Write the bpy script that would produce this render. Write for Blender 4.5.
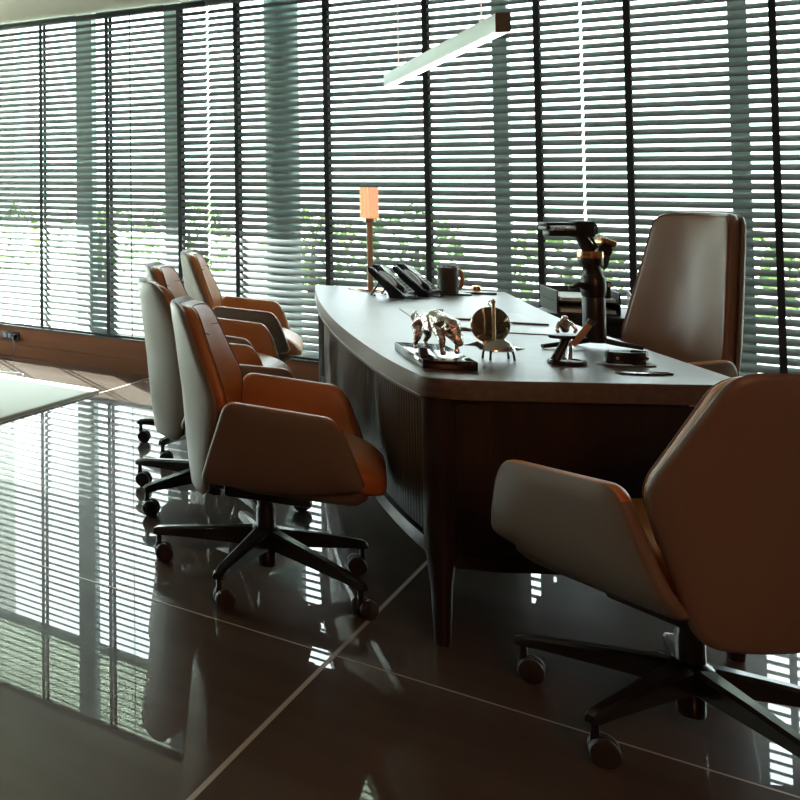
import bpy, bmesh, math, random
from mathutils import Vector, Matrix
random.seed(7)
PI = math.pi
R_ = math.radians
scn = bpy.context.scene
for o in list(bpy.data.objects):
    bpy.data.objects.remove(o, do_unlink=True)
COL = scn.collection

# ------------------------------------------------------------------ camera
EYE = Vector((0, 0, 1.315))
fw = Vector((-0.7022, 0.7110, 0.0375)).normalized()
rt = Vector((0.7116, 0.7026, 0.0035))
rt = (rt - fw * rt.dot(fw)).normalized()
up = rt.cross(fw)
cd = bpy.data.cameras.new('camera')
cam = bpy.data.objects.new('camera', cd)
COL.objects.link(cam)
cam.matrix_world = Matrix(((rt.x, up.x, -fw.x, EYE.x), (rt.y, up.y, -fw.y, EYE.y), (rt.z, up.z, -fw.z, EYE.z), (0, 0, 0, 1)))
cd.sensor_width = 36
cd.lens = 36 * 1016.3 / 800
cd.shift_x = 0.75
cd.shift_y = -(400 - 142.476) / 800
cd.clip_start = 0.05
cd.clip_end = 300
scn.camera = cam

# ------------------------------------------------------------------ sky, sun, room lights, exposure
SKY_STRENGTH = 8.5
w = bpy.data.worlds.new('sky')
scn.world = w
w.use_nodes = True
nt = w.node_tree
nt.nodes.clear()
tc = nt.nodes.new('ShaderNodeTexCoord')
sx = nt.nodes.new('ShaderNodeSeparateXYZ')
cr = nt.nodes.new('ShaderNodeValToRGB')
cr.color_ramp.elements[0].position = 0.48
cr.color_ramp.elements[0].color = (0.35, 0.42, 0.34, 1)
cr.color_ramp.elements[1].position = 0.53
cr.color_ramp.elements[1].color = (0.55, 0.58, 0.60, 1)
cr_e = cr.color_ramp.elements.new(0.70)
cr_e.color = (0.95, 0.98, 1.0, 1)
mr = nt.nodes.new('ShaderNodeMapRange')
mr.inputs['From Min'].default_value = -1
mr.inputs['From Max'].default_value = 1
bg = nt.nodes.new('ShaderNodeBackground')
bg.inputs['Strength'].default_value = SKY_STRENGTH
wo = nt.nodes.new('ShaderNodeOutputWorld')
nt.links.new(tc.outputs['Generated'], sx.inputs[0])
nt.links.new(sx.outputs['Z'], mr.inputs['Value'])
nt.links.new(mr.outputs[0], cr.inputs[0])
nt.links.new(cr.outputs[0], bg.inputs['Color'])
nt.links.new(bg.outputs[0], wo.inputs['Surface'])

SUN_AZ, SUN_EL = R_(50), R_(33.6)
sl = bpy.data.lights.new('sun', 'SUN')
sl.energy = 60.0
sl.angle = R_(0.6)
sl.color = (1.0, 0.97, 0.9)
sun = bpy.data.objects.new('sun', sl)
COL.objects.link(sun)
sd = Vector((math.sin(SUN_AZ) * math.cos(SUN_EL), -math.cos(SUN_AZ) * math.cos(SUN_EL), -math.sin(SUN_EL)))
sun.rotation_euler = sd.to_track_quat('-Z', 'Y').to_euler()
sun.location = (-12, 14, 9)

def area(name, loc, target, sx_, sy_, power, col):
    l = bpy.data.lights.new(name, 'AREA')
    l.shape = 'RECTANGLE'
    l.size, l.size_y, l.energy, l.color = sx_, sy_, power, col
    o = bpy.data.objects.new(name, l)
    COL.objects.link(o)
    o.location = loc
    o.rotation_euler = (Vector(target) - Vector(loc)).to_track_quat('-Z', 'Y').to_euler()
    return o
# warm downlights in the ceiling at the door end of the room
area('warm_downlight', (1.3, 0.6, 2.5), (0.6, 1.6, 0.6), 1.0, 1.0, 40, (1.0, 0.34, 0.17))

vs = scn.view_settings
vs.view_transform = 'Standard'
vs.look = 'None'
vs.gamma = 1
vs.use_curve_mapping = False
vs.exposure = 0.0

# ------------------------------------------------------------------ materials
def mat(name, col, rough=0.5, metal=0.0, coat=0.0, coat_rough=0.05, bump=None, noise=None, spec=0.5, emit=None, es=0, ior=None):
    m = bpy.data.materials.new(name)
    m.use_nodes = True
    n = m.node_tree
    b = n.nodes['Principled BSDF']
    b.inputs['Base Color'].default_value = (*col, 1)
    b.inputs['Roughness'].default_value = rough
    b.inputs['Metallic'].default_value = metal
    b.inputs['Coat Weight'].default_value = coat
    b.inputs['Coat Roughness'].default_value = coat_rough
    b.inputs['Specular IOR Level'].default_value = spec
    if ior:
        b.inputs['IOR'].default_value = ior
    if emit:
        b.inputs['Emission Color'].default_value = (*emit, 1)
        b.inputs['Emission Strength'].default_value = es
    t = n.nodes.new('ShaderNodeTexCoord')
    if noise:                                    # (second colour, scale vector, detail)
        c2, sc, det = noise
        mp = n.nodes.new('ShaderNodeMapping')
        mp.inputs['Scale'].default_value = sc
        nz = n.nodes.new('ShaderNodeTexNoise')
        nz.inputs['Scale'].default_value = 1
        nz.inputs['Detail'].default_value = det
        rp = n.nodes.new('ShaderNodeValToRGB')
        rp.color_ramp.elements[0].position = 0.35
        rp.color_ramp.elements[1].position = 0.68
        rp.color_ramp.elements[0].color = (*col, 1)
        rp.color_ramp.elements[1].color = (*c2, 1)
        n.links.new(t.outputs['Object'], mp.inputs[0])
        n.links.new(mp.outputs[0], nz.inputs['Vector'])
        n.links.new(nz.outputs['Fac'], rp.inputs[0])
        n.links.new(rp.outputs[0], b.inputs['Base Color'])
    if bump:                                     # (scale, strength, distance)
        nb = n.nodes.new('ShaderNodeTexNoise')
        nb.inputs['Scale'].default_value = bump[0]
        nb.inputs['Detail'].default_value = 4
        bp = n.nodes.new('ShaderNodeBump')
        bp.inputs['Strength'].default_value = bump[1]
        bp.inputs['Distance'].default_value = bump[2]
        n.links.new(t.outputs['Object'], nb.inputs['Vector'])
        n.links.new(nb.outputs['Fac'], bp.inputs['Height'])
        n.links.new(bp.outputs[0], b.inputs['Normal'])
    return m

M = {}
M['taupe'] = mat('taupe_leather', (0.20, 0.16, 0.122), 0.40, bump=(260, 0.08, 0.002), spec=0.5)
M['tan'] = mat('tan_leather', (0.50, 0.185, 0.05), 0.36, bump=(220, 0.06, 0.002), spec=0.65, coat=0.25, coat_rough=0.3, noise=((0.44, 0.155, 0.04), (9, 9, 9), 3))
M['piping'] = mat('tan_piping', (0.20, 0.075, 0.03), 0.5)
M['exec'] = mat('brown_leather', (0.22, 0.135, 0.092), 0.36, bump=(260, 0.15, 0.002))
M['black'] = mat('black_plastic', (0.016, 0.017, 0.018), 0.33)
M['black_m'] = mat('black_metal', (0.012, 0.013, 0.014), 0.28, metal=0.0, coat=0.4)
M['wheel'] = mat('wheel_rubber', (0.03, 0.028, 0.025), 0.5)
M['wood'] = mat('dark_wood_top', (0.085, 0.066, 0.055), 0.42, noise=((0.125, 0.10, 0.085), (3, 60, 60), 5), coat=0.85, coat_rough=0.36)
M['wood2'] = mat('dark_wood_body', (0.014, 0.010, 0.008), 0.42, noise=((0.024, 0.017, 0.014), (40, 40, 4), 4))
M['rib'] = mat('ribbed_dark_wood', (0.060, 0.049, 0.043), 0.33, coat=0.4, coat_rough=0.25)
M['rail'] = mat('satin_rail', (0.10, 0.09, 0.08), 0.3, coat=0.5, coat_rough=0.15)
M['oak'] = mat('brown_wood_panel', (0.20, 0.075, 0.031), 0.6, spec=0.2, noise=((0.14, 0.053, 0.024), (0.8, 6, 14), 5))
M['ceil'] = mat('ceiling_paint', (0.40, 0.37, 0.30), 0.8)
M['wallp'] = mat('warm_wall', (0.15, 0.095, 0.06), 0.6, noise=((0.12, 0.075, 0.048), (1.5, 1.5, 8), 3))
M['slat'] = mat('blind_slat', (0.155, 0.172, 0.178), 0.38)
M['rail_b'] = mat('blind_rail', (0.02, 0.023, 0.024), 0.4)
M['tape'] = mat('ladder_tape', (0.016, 0.018, 0.02), 0.8)
M['cord_w'] = mat('white_cord', (0.8, 0.8, 0.8), 0.6)
M['frame'] = mat('window_frame_metal', (0.36, 0.46, 0.46), 0.4)
M['rug'] = mat('white_rug', (0.80, 0.81, 0.79), 0.9, bump=(300, 0.5, 0.01))
M['rug_edge'] = mat('rug_binding', (0.33, 0.30, 0.27), 0.9)
M['chrome'] = mat('polished_silver', (0.82, 0.76, 0.72), 0.16, metal=1.0, bump=(42, 0.9, 0.012))
M['silver'] = mat('silver', (0.80, 0.77, 0.74), 0.14, metal=1.0)
M['bronze'] = mat('bronze_mirror', (0.42, 0.32, 0.23), 0.1, metal=1.0)
M['plinth'] = mat('black_gloss', (0.008, 0.008, 0.010), 0.12, coat=0.6, coat_rough=0.06)
M['copper'] = mat('copper', (0.80, 0.40, 0.22), 0.25, metal=1.0)
M['orange'] = mat('orange_leather', (0.55, 0.20, 0.07), 0.5)
M['brass'] = mat('brass', (0.62, 0.45, 0.28), 0.28, metal=1.0)
M['stem'] = mat('pale_copper_paint', (0.80, 0.52, 0.36), 0.4)
M['paper'] = mat('paper', (0.78, 0.78, 0.76), 0.8)
M['phone'] = mat('phone_black', (0.014, 0.015, 0.017), 0.25)
M['phone_g'] = mat('phone_silver', (0.72, 0.78, 0.80), 0.35)
M['key'] = mat('phone_key', (0.22, 0.235, 0.25), 0.5)
M['cup'] = mat('dark_cup', (0.03, 0.024, 0.02), 0.35, noise=((0.06, 0.04, 0.03), (20, 20, 160), 3))
M['penwood'] = mat('pen_red_wood', (0.22, 0.07, 0.04), 0.4)
M['pad_l'] = mat('desk_mat_leather', (0.16, 0.13, 0.11), 0.4, coat=0.8, coat_rough=0.36)
M['alu'] = mat('pale_aluminium', (0.80, 0.88, 0.85), 0.42, metal=0.0)
M['dark_cap'] = mat('dark_end_cap', (0.10, 0.10, 0.085), 0.5)
M['led'] = mat('led_diffuser', (0.9, 0.9, 0.9), 0.5, emit=(1.0, 0.93, 0.90), es=3.0)
M['shade'] = mat('ribbed_amber_shade', (0.80, 0.48, 0.30), 0.35, emit=(1.0, 0.50, 0.27), es=0.8)
M['leaf'] = [mat('leaf_a', (0.22, 0.34, 0.10), 0.6), mat('leaf_b', (0.34, 0.44, 0.14), 0.6), mat('leaf_c', (0.16, 0.27, 0.10), 0.6)]
M['trunk'] = mat('bark', (0.10, 0.075, 0.055), 0.8)
M['ground'] = mat('pale_paving', (0.52, 0.53, 0.48), 0.8, noise=((0.42, 0.46, 0.36), (0.7, 0.7, 1), 4))
M['soffit'] = mat('soffit_paint', (0.78, 0.84, 0.76), 0.7)
M['fascia'] = mat('dark_fascia', (0.05, 0.07, 0.085), 0.5)
M['column'] = mat('dark_column', (0.10, 0.15, 0.16), 0.5)
M['blocker'] = mat('sun_blocker_plaster', (0.45, 0.45, 0.43), 0.8)
M['socket'] = mat('socket_black', (0.012, 0.012, 0.014), 0.35)
M['amber'] = mat('amber_wood', (0.46, 0.27, 0.13), 0.4)

# floor: dark polished stone, veined
def floor_mat():
    m = mat('polished_dark_stone', (0.058, 0.036, 0.025), 0.35, coat=1.0, coat_rough=0.01, spec=0.05,
            noise=((0.086, 0.063, 0.049), (0.55, 4.0, 1), 8))
    b = m.node_tree.nodes['Principled BSDF']
    b.inputs['Coat IOR'].default_value = 1.5
    return m
M['floor'] = floor_mat()
M['seam'] = mat('pale_joint', (0.42, 0.36, 0.29), 0.35, metal=0.3)

def glass_mat():
    m = bpy.data.materials.new('window_glass')
    m.use_nodes = True
    n = m.node_tree
    n.nodes.clear()
    tr = n.nodes.new('ShaderNodeBsdfTransparent')
    tr.inputs['Color'].default_value = (0.90, 0.97, 0.96, 1)
    gl = n.nodes.new('ShaderNodeBsdfGlossy')
    gl.inputs['Roughness'].default_value = 0.02
    lw = n.nodes.new('ShaderNodeLayerWeight')
    lw.inputs['Blend'].default_value = 0.5
    fr = n.nodes.new('ShaderNodeMath')
    fr.operation = 'POWER'
    fr.inputs[1].default_value = 5.0
    n.links.new(lw.outputs['Facing'], fr.inputs[0])
    mx = n.nodes.new('ShaderNodeMixShader')
    ou = n.nodes.new('ShaderNodeOutputMaterial')
    n.links.new(fr.outputs[0], mx.inputs[0])
    n.links.new(tr.outputs[0], mx.inputs[1])
    n.links.new(gl.outputs[0], mx.inputs[2])
    n.links.new(mx.outputs[0], ou.inputs['Surface'])
    return m
M['glass'] = glass_mat()

# ------------------------------------------------------------------ mesh helpers
def finish(name, bm, mats, parent=None, smooth=True, angle=40, loc=None, rot=None):
    if not isinstance(mats, (list, tuple)):
        mats = [mats]
    bmesh.ops.recalc_face_normals(bm, faces=bm.faces)
    me = bpy.data.meshes.new(name)
    bm.to_mesh(me)
    bm.free()
    for m in mats:
        me.materials.append(m)
    if smooth:
        me.polygons.foreach_set('use_smooth', [True] * len(me.polygons))
        me.set_sharp_from_angle(angle=R_(angle))
    o = bpy.data.objects.new(name, me)
    COL.objects.link(o)
    if parent:
        o.parent = parent
    if loc:
        o.location = loc
    if rot:
        o.rotation_euler = rot
    return o

def BM():
    return bmesh.new()

def box(bm, x0, x1, y0, y1, z0, z1, mi=0, bev=0.0, mtx=None):
    vs_ = [bm.verts.new((x, y, z)) for z in (z0, z1) for y in (y0, y1) for x in (x0, x1)]
    fs = []
    for q in ((0, 2, 3, 1), (4, 5, 7, 6), (0, 1, 5, 4), (2, 6, 7, 3), (0, 4, 6, 2), (1, 3, 7, 5)):
        f = bm.faces.new([vs_[i] for i in q])
        f.material_index = mi
        fs.append(f)
    if bev:
        es = list({e for f in fs for e in f.edges})
        r = bmesh.ops.bevel(bm, geom=es, offset=bev, segments=2, profile=0.5, affect='EDGES')
        for f in r['faces']:
            f.material_index = mi
        vs_ = list({v for v in vs_ if v.is_valid} | {v for f in r['faces'] for v in f.verts})
    if mtx is not None:
        for v in vs_:
            v.co = mtx @ v.co
    return vs_

def frame_of(d):
    d = d.normalized()
    a = Vector((0, 0, 1)) if abs(d.z) < 0.9 else Vector((1, 0, 0))
    u = d.cross(a).normalized()
    return u, u.cross(d).normalized()

def tube(bm, pts, rad, seg=8, mi=0, cap=True, closed=False):
    pts = [Vector(p) for p in pts]
    n = len(pts)
    rads = rad if isinstance(rad, (list, tuple)) else [rad] * n
    rings = []
    u = v = None
    for i in range(n):
        if closed:
            d = pts[(i + 1) % n] - pts[i - 1]
        else:
            d = pts[min(i + 1, n - 1)] - pts[max(i - 1, 0)]
        d.normalize()
        if u is None:
            u, v = frame_of(d)
        else:
            u = (u - d * u.dot(d)).normalized()
            v = u.cross(d).normalized()
        rings.append([bm.verts.new(pts[i] + (u * math.cos(2 * PI * k / seg) + v * math.sin(2 * PI * k / seg)) * rads[i]) for k in range(seg)])
    for i in range(n if closed else n - 1):
        a, b = rings[i], rings[(i + 1) % n]
        for k in range(seg):
            f = bm.faces.new((a[k], a[(k + 1) % seg], b[(k + 1) % seg], b[k]))
            f.material_index = mi
    if cap and not closed:
        for r in (rings[0], rings[-1]):
            f = bm.faces.new(r)
            f.material_index = mi

def lathe(bm, prof, cx=0, cy=0, cz=0, seg=28, mi=0, mtx=None):
    rings = []
    new = []
    for r, z in prof:
        if r < 1e-6:
            ring = [bm.verts.new((cx, cy, cz + z))]
        else:
            ring = [bm.verts.new((cx + r * math.cos(2 * PI * k / seg), cy + r * math.sin(2 * PI * k / seg), cz + z)) for k in range(seg)]
        rings.append(ring)
        new += ring
    for a, b in zip(rings[:-1], rings[1:]):
        for k in range(seg):
            if len(a) == 1 and len(b) == 1:
                continue
            if len(a) == 1:
                f = bm.faces.new((a[0], b[k], b[(k + 1) % seg]))
            elif len(b) == 1:
                f = bm.faces.new((a[k], a[(k + 1) % seg], b[0]))
            else:
                f = bm.faces.new((a[k], a[(k + 1) % seg], b[(k + 1) % seg], b[k]))
            f.material_index = mi
    for r in (rings[0], rings[-1]):
        if len(r) > 1:
            f = bm.faces.new(r)
            f.material_index = mi
    if mtx is not None:
        for v in new:
            v.co = mtx @ v.co
    return new

def prism(bm, poly, z0, z1, mi=0, bev=0.0):
    a = [bm.verts.new((x, y, z0)) for x, y in poly]
    b = [bm.verts.new((x, y, z1)) for x, y in poly]
    n = len(poly)
    fs = [bm.faces.new(a[::-1]), bm.faces.new(b)]
    for k in range(n):
        fs.append(bm.faces.new((a[k], a[(k + 1) % n], b[(k + 1) % n], b[k])))
    for f in fs:
        f.material_index = mi
    if bev:
        es = list(fs[0].edges) + list(fs[1].edges)
        r = bmesh.ops.bevel(bm, geom=es, offset=bev, segments=2, profile=0.5, affect='EDGES')
        for f in r['faces']:
            f.material_index = mi

def rounded(poly, rad, n=6):
    out = []
    N = len(poly)
    for i in range(N):
        r = rad[i] if isinstance(rad, (list, tuple)) else rad
        p0, p1, p2 = Vector(poly[i - 1]), Vector(poly[i]), Vector(poly[(i + 1) % N])
        d0, d1 = (p0 - p1), (p2 - p1)
        t = min(r, d0.length * 0.45, d1.length * 0.45)
        a, b = p1 + d0.normalized() * t, p1 + d1.normalized() * t
        for k in range(n + 1):
            s = k / n
            q = a * (1 - s) ** 2 + p1 * 2 * s * (1 - s) + b * s * s
            out.append((q.x, q.y))
    dense = []
    for i in range(len(out)):
        a, b = Vector(out[i]), Vector(out[(i + 1) % len(out)])
        m = max(1, int((b - a).length / 0.03))
        for k in range(m):
            q = a.lerp(b, k / m)
            dense.append((q.x, q.y))
    return dense

def pillow(bm, outline, rings, mapf, matf=None):
    """outline closed 2D; rings [(scale, h)] from one side's centre over the rim to the other's centre"""
    cx = sum(p[0] for p in outline) / len(outline)
    cy = sum(p[1] for p in outline) / len(outline)
    prev = None
    n = len(outline)
    for ri, (s, h) in enumerate(rings):
        if s == 0:
            ring = [bm.verts.new(mapf(cx, cy, h))]
        else:
            ring = [bm.verts.new(mapf(cx + (x - cx) * s, cy + (y - cy) * s, h)) for x, y in outline]
        if prev is not None:
            for k in range(n):
                k2 = (k + 1) % n
                if len(prev) == 1:
                    f = bm.faces.new((prev[0], ring[k], ring[k2]))
                elif len(ring) == 1:
                    f = bm.faces.new((prev[k], prev[k2], ring[0]))
                else:
                    f = bm.faces.new((prev[k], prev[k2], ring[k2], ring[k]))
                f.material_index = matf(ri, outline[k]) if matf else 0
        prev = ring

def lin(x, xs, ys):
    if x <= xs[0]:
        return ys[0]
    for i in range(len(xs) - 1):
        if x <= xs[i + 1]:
            t = (x - xs[i]) / (xs[i + 1] - xs[i])
            return ys[i] + (ys[i + 1] - ys[i]) * t
    return ys[-1]

def thing(name, label, cat, loc=(0, 0, 0), rz=0, group=None):
    o = bpy.data.objects.new(name, None)
    o.empty_display_size = 0.1
    COL.objects.link(o)
    o.location = loc
    o.rotation_euler = (0, 0, rz)
    o['label'] = label
    o['category'] = cat
    if group:
        o['group'] = group
    return o

def tag(o, label, cat, group=None):
    o['label'] = label
    o['category'] = cat
    if group:
        o['group'] = group
    return o

def struct(o):
    o['kind'] = 'structure'
    return o

def copy_tree(o, parent=None):
    c = o.copy()
    COL.objects.link(c)
    if parent:
        c.parent = parent
    for ch in list(o.children):
        copy_tree(ch, c)
    return c

# ------------------------------------------------------------------ the room
CEIL = 2.548
WY = 6.65                      # face of the wood panel below the windows
XL, XR, YB = -7.2, 2.0, -2.6
bm = BM(); box(bm, XL, XR, YB, WY + 0.3, -0.1, 0)
struct(finish('floor', bm, M['floor'], smooth=False))
bm = BM()
def seam_line(x0, x1, y0, y1):
    box(bm, x0, x1, y0, y1, -0.002, 0.0007)
seam_line(XL, XR, 3.094, 3.101)
seam_line(XL, XR, 4.888, 4.893)
seam_line(-0.968, -0.957, YB, WY)
seam_line(-3.158, -3.147, YB, WY)
struct(finish('trim_1', bm, M['seam'], smooth=False))
bm = BM(); box(bm, XL, XR, YB, WY + 0.12, CEIL, CEIL + 0.1)
box(bm, XL, XR, WY + 0.12, WY + 0.3, 2.72, 2.80)
struct(finish('ceiling', bm, M['ceil'], smooth=False))
bm = BM(); box(bm, XL, XR, YB - 0.1, YB, 0, CEIL)
struct(finish('wall_front', bm, M['wallp'], smooth=False))
bm = BM(); box(bm, XR, XR + 0.1, YB, WY + 0.3, 0, CEIL)
struct(finish('wall_right', bm, M['wallp'], smooth=False))
# left wall: solid near the door end, glazed towards the windows
bm = BM()
box(bm, XL - 0.1, XL, YB, 3.0, 0, CEIL)
box(bm, XL - 0.1, XL, 3.0, WY + 0.3, 0, 0.2)
struct(finish('wall_left', bm, M['wallp'], smooth=False))
# low wood panel under the window band, with a shallow sill moulding
bm = BM()
box(bm, XL, XR, WY, WY + 0.3, 0, 0.215)
box(bm, XL, XR, WY - 0.012, WY, 0.0, 0.085)
struct(finish('wall_back', bm, M['oak'], smooth=False))
bm = BM(); box(bm, XL, XR, WY - 0.01, WY + 0.3, 0.215, 0.226)
struct(finish('trim_2', bm, M['rail_b'], smooth=False))

# windows: frames between the mullions, each with its pane
mull = [XL, -3.80, -3.13, -1.21, -0.22, XR]
mw = [0.06, 0.065, 0.05, 0.035, 0.035, 0.06]
for i in range(5):
    x0, x1 = mull[i], mull[i + 1]
    bm = BM()
    box(bm, x0, x0 + mw[i], 6.85, 6.92, 0.226, 2.72)
    box(bm, x1 - mw[i + 1], x1, 6.85, 6.92, 0.226, 2.72)
    box(bm, x0 + mw[i], x1 - mw[i + 1], 6.85, 6.92, 0.226, 0.25)
    box(bm, x0 + mw[i], x1 - mw[i + 1], 6.85, 6.92, 2.69, 2.72)
    f = struct(finish('window_%d' % (i + 1), bm, M['frame'], smooth=False))
    bm = BM(); box(bm, x0 + mw[i], x1 - mw[i + 1], 6.88, 6.886, 0.25, 2.69)
    finish('glass_pane', bm, M['glass'], f, smooth=False)
# glazed left wall
bm = BM()
for y in (3.0, 4.9, 6.79):
    box(bm, XL - 0.08, XL - 0.02, y, y + 0.06, 0.2, CEIL)
f = struct(finish('window_6', bm, M['frame'], smooth=False))
bm = BM(); box(bm, XL - 0.055, XL - 0.049, 3.0, WY + 0.2, 0.2, CEIL)
finish('glass_pane', bm, M['glass'], f, smooth=False)

# outside: dark column, canopy over the windows, paving, an added unseen block that shades the right half
bm = BM()
lathe(bm, [(0.105, 0), (0.105, 3.0)], -2.485, 7.12, 0, 32)
struct(finish('trim_3', bm, M['column']))
bm = BM(); box(bm, -14, 6, 6.93, 8.38, 2.85, 2.97)
struct(finish('trim_4', bm, M['soffit'], smooth=False))
bm = BM(); box(bm, -14, 6, 8.38, 8.46, 2.80, 3.07)
struct(finish('trim_5', bm, M['fascia'], smooth=False))
bm = BM(); box(bm, -40, 30, 6.93, 60, -0.12, -0.02); box(bm, -40, XL - 0.1, -6, 6.93, -0.12, -0.02)
struct(finish('floor_outside', bm, M['ground'], smooth=False))
bm = BM()
pd = Vector((math.cos(SUN_AZ), math.sin(SUN_AZ)))
c0 = Vector((-2.3, 6.69)) + Vector((-math.sin(SUN_AZ), math.cos(SUN_AZ))) * 25
q0, q1 = c0, c0 + pd * 6
q2, q3 = q1 + Vector((-pd.y, pd.x)) * 4, q0 + Vector((-pd.y, pd.x)) * 4
prism(bm, [tuple(q0), tuple(q1), tuple(q2), tuple(q3)], 0, 19)
struct(finish('sun_blocker', bm, M['blocker'], smooth=False))  # unseen tower, added to keep the sun off the right-hand blinds

# ------------------------------------------------------------------ venetian blinds
BY = 6.69
TILT = R_(37)
def make_blind(label):
    t = thing('venetian_blind', label, 'blind', (0, BY, 0), 0, 'venetian blinds along the window wall')
    W_ = 0.985
    bm = BM()
    z = 0.252
    while z < 2.475:
        pts = []
        for k in range(5):
            s = -0.025 + 0.05 * k / 4
            crown = 0.0025 * (1 - (s / 0.025) ** 2)
            # outer edge higher than the room edge
            y = s * math.cos(TILT) - crown * math.sin(TILT)
            h = s * math.sin(TILT) + crown * math.cos(TILT)
            pts.append((y, z + h))
        loop = []
        for x in (-W_, W_):
            top = [bm.verts.new((x, y, h + 0.0014)) for y, h in pts]
            bot = [bm.verts.new((x, y, h - 0.0014)) for y, h in pts]
            loop.append((top, bot))
        (t0, b0), (t1, b1) = loop
        for k in range(4):
            bm.faces.new((t0[k], t1[k], t1[k + 1], t0[k + 1]))
            bm.faces.new((b0[k], b0[k + 1], b1[k + 1], b1[k]))
        bm.faces.new((t0[0], b0[0], b1[0], t1[0]))
        bm.faces.new((t0[4], t1[4], b1[4], b0[4]))
        for tt, bb in loop:
            for k in range(4):
                bm.faces.new((tt[k], tt[k + 1], bb[k + 1], bb[k]))
        z += 0.0457
    finish('slats', bm, M['slat'], t, angle=35)
    bm = BM(); box(bm, -W_, W_, -0.03, 0.03, 2.485, 2.522, bev=0.003)
    finish('headrail', bm, M['rail_b'], t)
    bm = BM(); box(bm, -W_, W_, -0.026, 0.026, 0.2275, 0.243, bev=0.003)
    finish('bottom_rail', bm, M['rail_b'], t)
    for dx in (-0.80, -0.26, 0.275, 0.80):
        bm = BM()
        for y in (-0.0285, 0.0275):
            box(bm, dx - 0.013, dx + 0.013, y, y + 0.001, 0.235, 2.50)
        z = 0.252
        while z < 2.475:                      # rungs of the ladder tape under each slat
            s = 0.025
            a = [bm.verts.new((dx - 0.013, -0.028, z - 0.028 * math.tan(TILT) - 0.002)), bm.verts.new((dx + 0.013, -0.028, z - 0.028 * math.tan(TILT) - 0.002)),
                 bm.verts.new((dx + 0.013, 0.028, z + 0.028 * math.tan(TILT) - 0.002)), bm.verts.new((dx - 0.013, 0.028, z + 0.028 * math.tan(TILT) - 0.002))]
            bm.faces.new(a)
            z += 0.0457
        finish('ladder_tape', bm, M['tape'], t, smooth=False)
    return t
b0 = make_blind('wide dark slat blind in front of the left end of the window wall')
b0.location.x = -3.79
for x, lb in ((-1.81, 'dark slat blind behind the desk lamp and the two phones'),
              (0.17, 'dark slat blind on the right, behind the tall brown executive chair')):
    c = copy_tree(b0)
    c.location.x = x
    c['label'] = lb
# pull cord hanging in front of the left blind
bm = BM()
tube(bm, [(-3.335, BY - 0.031, 2.51), (-3.335, BY - 0.034, 2.45), (-3.335, BY - 0.034, 0.24)], 0.003, 6)
tag(finish('blind_cord', bm, M['tape']), 'thin dark lift cord hanging down the left blind', 'cord')

# ------------------------------------------------------------------ rug, socket, cables
bm = BM()
box(bm, -6.2, -3.17, 3.3, 5.86, 0.0008, 0.022, 0, 0.004)
box(bm, -3.171, -3.158, 3.3, 5.86, 0.0008, 0.018, 1)
box(bm, -6.2, -3.17, 5.86, 5.87, 0.0008, 0.018, 1)
tag(finish('rug', bm, [M['rug'], M['rug_edge']]), 'bright white rug on the floor at the left edge, near the window wall', 'rug')

sk = thing('power_socket', 'black power socket on the brown wood panel under the left blind', 'socket', (-4.315, WY, 0.145))
bm = BM(); box(bm, -0.078, 0.078, -0.011, -0.001, -0.033, 0.033, 0, 0.003)
finish('face_plate', bm, M['socket'], sk)
bm = BM()
for dx in (-0.042, 0.0, 0.042):
    box(bm, dx - 0.014, dx + 0.014, -0.0125, -0.0108, -0.016, 0.016, 0, 0.001)
finish('outlet', bm, M['key'], sk)
bm = BM(); box(bm, 0.02, 0.062, -0.045, -0.0115, -0.022, 0.012, 0, 0.004)
pl = finish('plug', bm, M['black'], sk)
bm = BM()
tube(bm, [(0.045, -0.042, -0.01), (0.075, -0.07, -0.03), (0.10, -0.085, -0.085), (0.07, -0.10, -0.128), (-0.06, -0.14, -0.139), (-0.3, -0.2, -0.139), (-0.55, -0.22, -0.139)], 0.004, 6)
finish('power_cord', bm, M['black'], pl)
bm = BM()
pts = []
for k in range(40):
    s = k / 39
    pts.append((-4.55 + 0.72 * s + 0.05 * math.sin(s * 15), 6.36 - 0.42 * s + 0.07 * math.cos(s * 13), 0.0047))
tube(bm, pts, 0.004, 6)
tag(finish('white_cable', bm, M['cord_w']), 'thin white cable lying loose on the floor below the black socket', 'cable')

# ------------------------------------------------------------------ the desk
front = [(-1.898, 5.893), (-1.647, 5.154), (-1.416, 4.575), (-1.244, 4.184), (-0.968, 3.626), (-0.800, 3.360)]
back = [(-0.105, 3.850), (-0.165, 3.976), (-0.478, 4.610), (-0.760, 5.240), (-1.099, 6.232)]
def smooth_curve(pts, n):
    P = [Vector(p) for p in pts]
    P = [P[0] * 2 - P[1]] + P + [P[-1] * 2 - P[-2]]
    out = []
    for i in range(1, len(P) - 2):
        for k in range(n):
            t = k / n
            a, b, c, d = P[i - 1], P[i], P[i + 1], P[i + 2]
            q = 0.5 * ((2 * b) + (c - a) * t + (2 * a - 5 * b + 4 * c - d) * t * t + (3 * b - a - 3 * c + d) * t ** 3)
            out.append((q.x, q.y))
    out.append(tuple(pts[-1]))
    return out
fc = smooth_curve(front, 10)
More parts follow.
